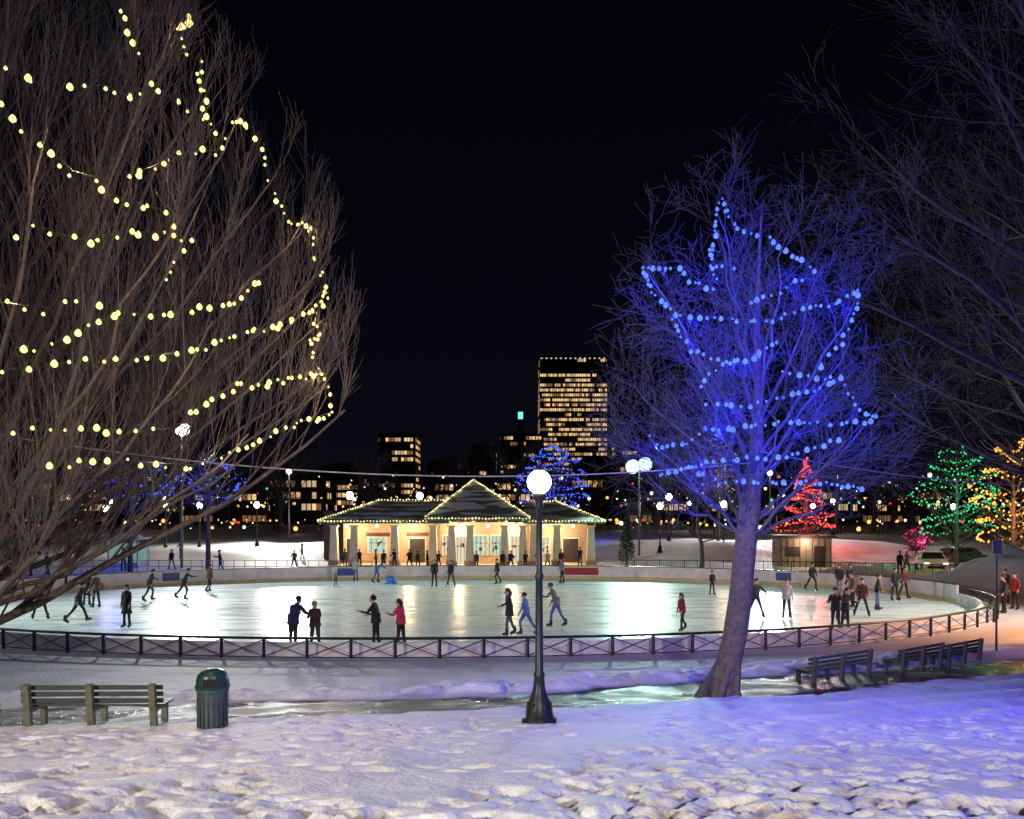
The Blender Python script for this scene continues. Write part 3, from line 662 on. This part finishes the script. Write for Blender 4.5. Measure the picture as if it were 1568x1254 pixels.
# ------------------------------------------------------------------ vehicle
def suv(x, y, z, rz, body):
    c = MB(); prof = [(-2.3, .35), (-2.35, .8), (-2.2, 1.05), (-1.75, 1.72), (.35, 1.75), (1.05, 1.12), (2.15, 1.0), (2.35, .75), (2.3, .35)]
    b0 = len(c.v)
    for sy, k in ((-.92, 1), (.92, 1)):
        for px, pz in prof: c.v.append(V((px, sy*(.82 if pz > 1.3 else 1), pz)))
    n = len(prof); c.f.append(tuple(b0+i for i in range(n))); c.f.append(tuple(b0+n+i for i in range(n))[::-1]); c.m += [0, 0]
    for i in range(n): c.f.append((b0+i, b0+n+i, b0+n+(i+1) % n, b0+(i+1) % n)); c.m.append(0)
    for sx in (-1.45, 1.45):
        for sy in (-.88, .88): c.tube([(sx, sy-.11, .36), (sx, sy+.11, .36)], [.36, .36], 14, 2, True); c.tube([(sx, sy-.12, .36), (sx, sy+.12, .36)], [.18, .18], 10, 4, True)
    c.hexa([(.45, -.7, 1.66), (.45, .7, 1.66), (.46, .7, 1.68), (.46, -.7, 1.68), (1.03, -.82, 1.18), (1.03, .82, 1.18), (1.05, .82, 1.2), (1.05, -.82, 1.2)], 1)
    c.box((-2.0, 0, 1.42), (.5, 1.35, .42), 1)
    for sy in (-1, 1):
        for px in (-1.2, -.3): c.box((px, sy*.80, 1.42), (.75, .1, .42), 1)
        c.box((2.3, sy*.68, .82), (.12, .36, .16), 3); c.box((-2.3, sy*.75, .9), (.12, .2, .3), 5)
        c.box((.8, sy*1.02, 1.15), (.12, .2, .14), 0)
    c.box((2.36, 0, .55), (.06, 1.2, .22), 2)
    o = c.obj('parked_suv', [body, mat('car_glass', (.02, .025, .03), .1), mat('tyre', (.02, .02, .02), .9), emit('headlamp', (1, .95, .85), 2), m_steel, m_red], False, (x, y, z), rz)
    o.modifiers.new('bev', 'BEVEL').width = .03
suv(34.5, 66, gz(34.5, 66)+.05, -1.9, mat('car_white', (.6, .62, .65), .25))
suv(43, 76, gzb(43, 76), .2, mat('car_grey', (.1, .1, .11), .25))

# ------------------------------------------------------------------ city
m_bd = mat('facade_dark', (.035, .03, .035), .5, nscale=.1); m_b2 = mat('facade_brick', (.08, .045, .035), .8, nscale=.1)
lit = [emit('office_a', (1, .62, .25), 1.05), emit('office_b', (1, .72, .42), .55), emit('office_c', (1, .5, .2), .22), emit('office_d', (.9, .95, 1), .6)]
def building(name, x0, x1, y, z1, depth, fh, cw, prob, m_=m_bd, crown=False):
    g = 2.6; W = MB(); W.box(((x0+x1)/2, y+depth/2, (z1+g)/2), (x1-x0, depth, z1-g), 0)
    W.box(((x0+x1)/2, y+depth/2, z1+.8), ((x1-x0)*.6, depth*.6, 1.8), 0)
    nf = int((z1-g)/fh); nc = int((x1-x0)/cw)
    for f in range(nf):
        t = f/max(1, nf-1); rowp = prob(t)*U(.45, 1.35); on = False
        z = g+fh*(f+.35)
        for face in (0, 1, 2):
            n = nc if face == 0 else int(depth/cw)
            for k in range(n):
                if random.random() < .25: on = random.random() < rowp
                if not on or random.random() < .06: continue
                mi = 1+random.choice((0, 0, 1, 1, 2)) if t > .0 else 3
                u0 = (k+.12)*cw; u1 = (k+.9)*cw
                if face == 0: W.quad([(x0+u0, y-.1, z), (x0+u1, y-.1, z), (x0+u1, y-.1, z+fh*.55), (x0+u0, y-.1, z+fh*.55)], mi)
                elif face == 1: W.quad([(x0-.1, y+u0, z), (x0-.1, y+u1, z), (x0-.1, y+u1, z+fh*.5), (x0-.1, y+u0, z+fh*.5)], mi)
                else: W.quad([(x1+.1, y+u0, z), (x1+.1, y+u1, z), (x1+.1, y+u1, z+fh*.5), (x1+.1, y+u0, z+fh*.5)], mi)
    if crown:
        for k in range(14): W.quad([(x0+(x1-x0)*(k+.2)/14, y-.1, z1-2.2), (x0+(x1-x0)*(k+.6)/14, y-.1, z1-2.2), (x0+(x1-x0)*(k+.6)/14, y-.1, z1-1.2), (x0+(x1-x0)*(k+.2)/14, y-.1, z1-1.2)], 4)
    return W.obj(name, [m_, *lit])
building('office_tower', 22.5, 77, 650, 136.5, 40, 4.0, 1.7, lambda t: (1.05 if .5 < t < .93 else (.25 if t >= .93 else (.85 if t > .25 else .5))), crown=True)
building('office_building', -77, -56, 465, 54, 25, 3.8, 1.8, lambda t: 1.1 if t > .72 else (.5 if .25 < t < .5 else .15))
building('office_building', -8, 22, 560, 64, 25, 4, 2.2, lambda t: .45)
building('office_building', -27, -10, 500, 50, 25, 4, 2.2, lambda t: .45)
building('office_building', 70, 84, 540, 55, 25, 4, 2.0, lambda t: .6)
building('office_building', -55, -35, 520, 42, 25, 4, 2.2, lambda t: .4)
building('office_building', -130, -100, 540, 40, 25, 4, 2.2, lambda t: .5)
building('office_building', 98, 132, 520, 40, 25, 4, 2.2, lambda t: .4)
building('office_building', -98, -80, 420, 33, 25, 4, 2.2, lambda t: .5)
building('office_building', 30, 60, 400, 34, 25, 4, 2.2, lambda t: .6)
for k in range(17):
    x = -175+k*21+U(-2, 2)
    building('brick_apartment_building', x, x+U(15, 20), U(225, 260), U(10, 19), 14, 3.3, 1.5, lambda t: .45, m_b2)
W = MB(); W.box((0, 0, 33), (4, 4, 62), 0); W.box((0, 0, 66), (3, 3, 5), 1); W.box((0, 0, 70), (3.4, 3.4, 3), 0, taper=.2)
W.obj('clock_tower_beacon', [m_bd, emit('beacon', (.2, .9, .95), 1.3)], False, (5.3, 500, 2.6))
D = MB(); m_dl = [emit('dist_white', (1, .93, .75), 2.2), emit('dist_orange', (1, .5, .12), 1.8), emit('dist_red', (1, .1, .05), 1.2), emit('dist_green', (.2, 1, .5), .8)]
for k in range(620):
    y = U(118, 215); x = U(-.72, .72)*y; g = gzb(x, y); h = random.choice((1, 1.2, 1.5, 4.5, 5, 5.5, 7, 9)); c = random.choice((1, 1, 1, 1, 2, 2, 2, 3, 4) if h > 2 else (1, 2, 2, 3))
    D.tube([(x, y, g-.2), (x, y, g+h)], [.06, .05], 4, 0); D.ball((x, y, g+h), random.choice((.1, .13, .18, .25, .36)), c, 6, 4)
D.obj('distant_street_lights', [m_iron, *m_dl])

# ------------------------------------------------------------------ people
cloth = {}
def cm(col):
    if col not in cloth: cloth[col] = mat('fabric_%d' % len(cloth), col, .85, nscale=14, namt=.3, bump=.3)
    return cloth[col]
m_skin = mat('skin', (.52, .30, .22), .55, namt=.08); m_blade = mat('skate_blade', (.5, .5, .52), .25, .9); m_eye = mat('eyes', (.02, .015, .01), .3); m_lip = mat('lips', (.35, .1, .09), .5)
pending = []
def person(name, x, y, face, h=1.72, lean=0, legs=((8, 5, 4), (-6, 8, 4)), arms=((10, 12, 25), (-8, 12, 20)), coat=(.015, .015, .02), pants=(.02, .022, .035), hair=(.03, .02, .015), hat=None, long=0, z=0, skates=True, bulk=1.0, turn=0, female=False):
    s = h/1.72; vs = []; rs = []; ed = []
    def add(p, r, par=None, l=0):
        vs.append(V(p)); rs.append(r); 
        if par is not None: ed.append((par, len(vs)-1, l))
        return len(vs)-1
    La = math.radians(lean)
    def tor(xx, yy, zz):
        zz -= .93; return V((xx, yy*math.cos(La)+zz*math.sin(La), .93+zz*math.cos(La)-yy*math.sin(La)))
    sw = .155 if female else .175
    pel = add((0, 0, .93), .135*bulk, None); bel = add(tor(0, 0, 1.08), .125*bulk, pel, 0); ch = add(tor(0, .0, 1.27), .15*bulk, bel, 0)
    nb = add(tor(0, .0, 1.43), .07, ch, 0); nk = add(tor(0, .015, 1.49), .052, nb, 2); jw = add(tor(0, .035, 1.545), .068, nk, 2); sk = add(tor(0, .02, 1.625), .093, jw, 2); add(tor(0, .01, 1.69), .06, sk, 3)
    feet = []; hands = []
    for si, (lg, am) in ((-1, (legs[0], arms[0])), (1, (legs[1], arms[1]))):
        a, k, ab = [math.radians(q_) for q_ in lg]
        hp = V((si*.085, 0, .90)); hi = add(hp, .098*bulk, pel, 1)
        kn = hp+V((si*math.sin(ab), math.sin(a), -math.cos(a)*math.cos(ab)))*.43; ik = add(kn, .064, hi, 1)
        c_ = a-k; an = kn+V((si*math.sin(ab), math.sin(c_), -math.cos(c_)*math.cos(ab)))*.41; ia = add(an, .048, ik, 1)
        fd = V((si*.03, math.cos(c_)*.16, math.sin(c_)*.16-.055)); it = add(an+fd, .04, ia, 4); feet.append((an, an+fd))
        a, ab, e = [math.radians(q_) for q_ in am]; a2 = a+La*.5
        sh = tor(si*sw, 0, 1.385); ish = add(sh, .068*bulk, ch, 0)
        el = sh+V((si*math.sin(ab), math.sin(a2)*math.cos(ab), -math.cos(a2)*math.cos(ab)))*.28; ie = add(el, .05*bulk, ish, 0)
        e2 = a2+e; fdv = V((si*math.sin(ab)*.3, math.sin(e2), -math.cos(e2))).normalized(); wr = el+fdv*.245; iw = add(wr, .033, ie, 0); ip = add(wr+fdv*.07, .034, iw, 2); hands.append((wr+fdv*.08, fdv, si))
    me = bpy.data.meshes.new('tmp'); me.from_pydata([tuple(v) for v in vs], [(a, b_) for a, b_, _ in ed], []); o = bpy.data.objects.new('tmp', me); scene.collection.objects.link(o)
    o.modifiers.new('s', 'SKIN'); sv = me.skin_vertices[0].data
    for i, r in enumerate(rs): sv[i].radius = (r, r); sv[i].use_root = (i == 0)
    ss = o.modifiers.new('u', 'SUBSURF'); ss.levels = 1
    pending.append((o, vs, ed, dict(name=name, x=x, y=y, z=z, face=face, s=s, tor=tor, feet=feet, hands=hands, coat=coat, pants=pants, hair=hair, hat=hat, long=long, skates=skates, bulk=bulk, turn=turn, female=female)))
def finish():
    dg = bpy.context.evaluated_depsgraph_get(); dg.update()
    for o, vs, ed, k in pending:
        me = bpy.data.meshes.new_from_object(o.evaluated_get(dg)); n = len(me.vertices)
        co = np.zeros(n*3); me.vertices.foreach_get('co', co); co = co.reshape(-1, 3)
        m = MB(); m.v = [V(c) for c in co]
        A = np.array([vs[a] for a, _, _ in ed]); Bp = np.array([vs[b_] for _, b_, _ in ed]); lb = [l for _, _, l in ed]
        D = Bp-A; DD = (D*D).sum(1)
        for p in me.polygons:
            c = np.array(p.center); t = np.clip(((c-A)*D).sum(1)/DD, 0, 1); d = ((A+D*t[:, None]-c)**2).sum(1)
            m.f.append(tuple(p.vertices)); m.m.append(lb[int(d.argmin())])
        tor = k['tor']
        hc = tor(0, -.012, 1.65); capm = 3 if not k['hat'] else 7
        m.ball(hc, .108, capm, 10, 7, (.95, 1.05, .95))
        fc = tor(0, .055, 1.60); m.ball(fc, .078, 2, 10, 7, (.92, .85, 1.25))
        if k['female']: m.tube([tor(0, -.06, 1.66), tor(0, -.105, 1.55), tor(0, -.11, 1.42)], [.07, .075, .03], 7, 3, True)
        if k['hat']: m.ball(tor(0, -.01, 1.775), .03, 7, 6, 4)
        for sx in (-1, 1):
            m.ball(tor(sx*.03, .118, 1.615), .011, 6, 6, 4); m.ball(tor(sx*.088, .005, 1.605), .024, 2, 6, 4, (.5, .8, 1.2))
        m.tube([tor(0, .118, 1.615), tor(0, .145, 1.585), tor(0, .12, 1.578)], [.008, .015, .01], 5, 2, True)
        m.tube([tor(-.022, .113, 1.55), tor(0, .122, 1.548), tor(.022, .113, 1.55)], [.005, .008, .005], 5, 8)
        m.tube([tor(0, 0, 1.43), tor(0, .01, 1.49)], [.085, .075], 10, 0)
        L_ = k['long']; bu = k['bulk']
        m.rev([(.165*bu, .25), (.175*bu, .05), (.19*bu, -.03-L_*.5), ((.20+L_*.12)*bu, -.06-L_), ((.185+L_*.12)*bu, -.06-L_)], 14, (0, 0, .88), 0, 1.0, .82)
        for w, fd, si in k['hands']:
            side = fd.cross(V((si, 0, .2))).normalized()
            for j in range(4):
                b0 = w+side*(j-1.5)*.019; l = (.062, .072, .068, .052)[j]; cu = V((-si*.35, 0, 0))
                m.tube([b0, b0+(fd+cu*.4).normalized()*l*.5, b0+(fd+cu).normalized()*l], [.0095, .009, .007], 5, 2, True)
            b0 = w-fd*.035+side*.032; m.tube([b0, b0+(fd+side*1.3).normalized()*.03, b0+(fd+side*.6).normalized()*.06], [.011, .010, .008], 5, 2, True)
        for a, t in k['feet']:
            m.tube([a+V((0, 0, .14)), a+V((0, -.01, .0)), a+V((0, -.03, -.05))], [.062, .06, .055], 8, 4, True)
            d = (t-a); d.z = d.z+.055
            m.tube([a+V((0, -.05, -.045)), a+d*.6+V((0, 0, -.045)), a+d*1.15+V((0, 0, -.055))], [.05, .05, .034], 8, 4, True)
            if k['skates']: m.tube([a-d*.45+V((0, 0, -.125)), a+d*1.2+V((0, 0, -.125))], [.012, .012], 4, 5, True); m.tube([a+V((0, 0, -.125)), a+V((0, 0, -.08))], [.012, .02], 4, 5); m.tube([a+d*.8+V((0, 0, -.125)), a+d*.8+V((0, 0, -.08))], [.012, .02], 4, 5)
        zz = k['z']-min(v.z for v in m.v)*k['s']
        ob = m.obj(k['name'], [cm(k['coat']), cm(k['pants']), m_skin, cm(k['hair']), cm((.02, .02, .022)), m_blade, m_eye, cm(k['hat'] or (.1, .1, .1)), m_lip], True, (k['x'], k['y'], zz), math.radians(k['face']))
        ob.scale = (k['s'],)*3
        bpy.data.objects.remove(o)
BK = (.012, .012, .016); NV = (.015, .02, .06); RD = (.22, .015, .02); PK = (.5, .03, .08); GR = (.16, .16, .17); LG = (.42, .42, .42); JN = (.06, .10, .24); BR = (.10, .05, .03); BD = (.45, .3, .12)
ST = ((3, 2, 4), (-3, 2, 4)); SK1 = ((32, 40, 6), (-22, 12, 10)); SK2 = ((-28, 10, 14), (22, 38, 5)); WD = ((5, 6, 14), (-6, 8, 16)); AR = ((5, 8, 20), (-5, 8, 20)); HIP = ((-12, 38, 60), (-12, 38, 60)); SW = ((35, 15, 35), (-35, 18, 25)); PK_ = ((20, 12, 80), (20, 12, 80))
P_ = person; s = 'ice_skater'
P_(s, -21.0, 35.7, 20, 1.74, 4, WD, HIP, BK, BK, long=.25)
P_(s, -18.7, 34.6, -60, 1.78, 12, ((30, 15, 12), (-30, 12, 14)), SW, BK, BK)
P_(s, -22.0, 41.5, 10, 1.75, 3, ST, AR, BK, BK, hat=RD)
P_(s, -21.0, 40.5, 60, 1.72, 6, ST, AR, BR, BK)
P_(s, -15.9, 33.1, 175, 1.70, 2, ST, AR, BK, BK, long=.3, female=True)
P_(s, -19.7, 43.6, -50, 1.72, 16, SK1, SW, BK, NV)
P_(s, -18.1, 44.3, -70, 1.72, 18, SK2, ((50, 20, 30), (-20, 18, 20)), BK, BK)
P_(s, -18.5, 49, -30, 1.68, 6, SK1, AR, BR, BK)
P_(s, -7.45, 27.3, -25, 1.80, 22, ST, ((25, 10, 45), (25, 10, 45)), NV, BK, bulk=1.2)
P_(s, -6.7, 27.3, 20, 1.62, 16, ST, ((25, 10, 45), (25, 10, 45)), (.05, .015, .02), BK, hair=BD, bulk=1.12, female=True)
P_(s, -4.7, 27.7, 80, 1.76, 8, ST, ((30, 15, 70), (10, 12, 60)), BK, BK, hat=BK, bulk=1.15)
P_(s, -3.85, 27.8, 60, 1.64, 8, ST, PK_, PK, BK, hair=BK, female=True, bulk=1.1)
P_(s, -.1, 30.7, 110, 1.74, 6, ((18, 14, 4), (-14, 10, 6)), SW, BK, (.07, .07, .08), long=.12, female=True)
P_(s, .55, 30.9, 70, 1.60, 8, SK1, AR, (.10, .16, .38), JN, hair=BK)
P_(s, 1.83, 33.1, 75, 1.80, 20, ((24, 22, 5), (-18, 10, 9)), ((30, 12, 60), (-10, 12, 30)), (.14, .12, .12), JN, hair=(.08, .04, .02))
P_(s, 6.8, 32, 120, 1.48, 8, ((24, 18, 6), (-20, 12, 8)), AR, (.16, .012, .018), BK, female=True)
P_(s, 11.8, 47.3, 200, 1.40, 3, ST, AR, BK, BK)
P_(s, 11.0, 36.2, 185, 1.74, 8, ((10, 10, 16), (-8, 8, 16)), ((20, 35, 40), (-10, 35, 30)), (.03, .03, .04), BK, hair=BK)
P_(s, 12.4, 36.2, 170, 1.70, 2, ST, AR, LG, (.03, .03, .035), hair=BR)
P_(s, 14.6, 35.6, 200, 1.80, 3, ST, PK_, GR, JN)
P_(s, 12.75, 31.6, 150, 1.72, 10, ST, PK_, BK, BK, bulk=1.1); P_(s, 13.25, 31.9, 200, 1.68, 8, ST, PK_, BK, BK, female=True)
P_(s, 16.1, 36.9, 160, 1.70, 5, WD, AR, (.06, .015, .02), BK); P_(s, 18.0, 39.5, 240, 1.7, 4, ST, AR, BK, JN); P_(s, 17.2, 40.5, 100, 1.7, 4, ST, AR, BR, BK)
P_(s, 21.0, 44, 190, 1.72, 3, ST, AR, BK, BK); P_(s, 22, 45, 210, 1.75, 4, WD, AR, (.1, .02, .02), BK); P_(s, 19.6, 48, 150, 1.7, 5, ST, AR, BK, JN); P_(s, 20.4, 48.5, 190, 1.7, 5, SK1, AR, NV, BK); P_(s, 18.7, 50, 190, 1.7, 5, SK1, AR, BK, BK)
P_('spectator', 23.3, 38.0, 90, 1.75, 3, ST, AR, BK, BK, z=.05, skates=False); P_('spectator', 24.9, 39.7, 120, 1.75, 3, ST, AR, RD, BK, z=.05, skates=False); P_('spectator', 26.2, 42.6, 120, 1.75, 3, ST, AR, BK, BK, z=.05, skates=False)
P_(s, -5.1, 52.7, 180, 1.75, 3, ST, AR, BK, BK, hair=BR); P_(s, -4.0, 52.7, 160, 1.72, 5, WD, AR, BK, BK, female=True)
P_(s, -11.3, 58, 170, 1.62, 4, ST, AR, LG, JN); P_(s, -11.8, 53.7, 180, .98, 4, ST, AR, (.25, .12, .1), BK)
P_(s, -9.5, 56.2, -90, 1.68, 48, ((20, 30, 5), (-10, 14, 5)), ((20, 6, 20), (25, 6, 15)), (.08, .16, .36), JN)
P_(s, 3.5, 56, 60, 1.7, 4, ST, AR, GR, BK); P_(s, -1.0, 55, 120, 1.7, 5, SK1, AR, BK, BK)
for (x, y, f, c_) in ((-9.0, 70.5, 180, BK), (-8.2, 70, 160, BR), (-15.2, 73, 170, GR), (-.8, 69.6, 180, BK), (-.1, 70.4, 200, BK), (3.1, 69.8, 170, (.4, .3, .2)), (4.3, 70.2, 190, BK), (-12.2, 72, 90, (.2, .1, .1)), (-6.6, 72, 200, BK), (6.1, 71.8, 180, NV), (-10.4, 71, 150, BK), (-3.2, 72, 180, BR), (1.2, 71.5, 200, BK), (-11.2, 70, 200, BK), (-7.5, 71, 120, NV), (2.3, 70.6, 160, BK), (-13.6, 71.5, 180, BK),
                     (-36, 60, 120, BK), (-35.2, 60.8, 150, BK), (-34, 61.5, 170, RD), (-31, 64, 190, NV), (-28, 66, 180, BK), (29, 60, 180, BK), (30.5, 62, 190, GR), (-24, 66, 100, BK), (-19, 70, 180, BR), (-33, 80, 180, BK), (-22, 84, 90, BR)):
    P_('spectator', x, y, f, U(1.6, 1.8), U(0, 6), random.choice((ST, WD)), random.choice((AR, PK_)), c_, BK, z=gz(x, y), skates=False, female=random.random() < .4)
finish()
A = MB(); A.tube([(0, -.3, .05), (0, .45, .05), (0, .5, .1)], [.05, .05, .04], 8, 0, True); A.tube([(.45, -.3, .05), (.45, .45, .05), (.45, .5, .1)], [.05, .05, .04], 8, 0, True)
A.ball((.22, .1, .3), .3, 0, 10, 6, (1, 1.2, .8)); A.tube([(0, -.2, .05), (0, -.25, .62), (.45, -.25, .62), (.45, -.2, .05)], [.03]*4, 8, 0, True)
A.obj('skating_aid', [mat('blue_plastic', (.04, .22, .6), .35)], True, (-8.5, 56.1, 0), -1.57)

# ------------------------------------------------------------------ world + camera
w = bpy.data.worlds.new('World'); scene.world = w; w.use_nodes = True; nt = w.node_tree; bg = nt.nodes['Background']
tc = N('ShaderNodeTexCoord'); sp = N('ShaderNodeSeparateXYZ'); lk(tc.outputs['Generated'], sp.inputs[0])
r = ramp(sp.outputs['Z'], 0, .5, (.0032, .0032, .0068, 1), (.0009, .0009, .0024, 1)); lk(r, bg.inputs['Color']); bg.inputs['Strength'].default_value = 1
cam = bpy.data.cameras.new('camera'); cam.lens = 28.2; cam.sensor_width = 36; cam.shift_y = .107; cam.clip_end = 6000
co_ = bpy.data.objects.new('camera', cam); scene.collection.objects.link(co_); co_.location = (0, 0, 4.5); co_.rotation_euler = (math.pi/2, 0, 0); scene.camera = co_
scene.view_settings.view_transform = 'Standard'; scene.view_settings.look = 'None'; scene.view_settings.exposure = 0
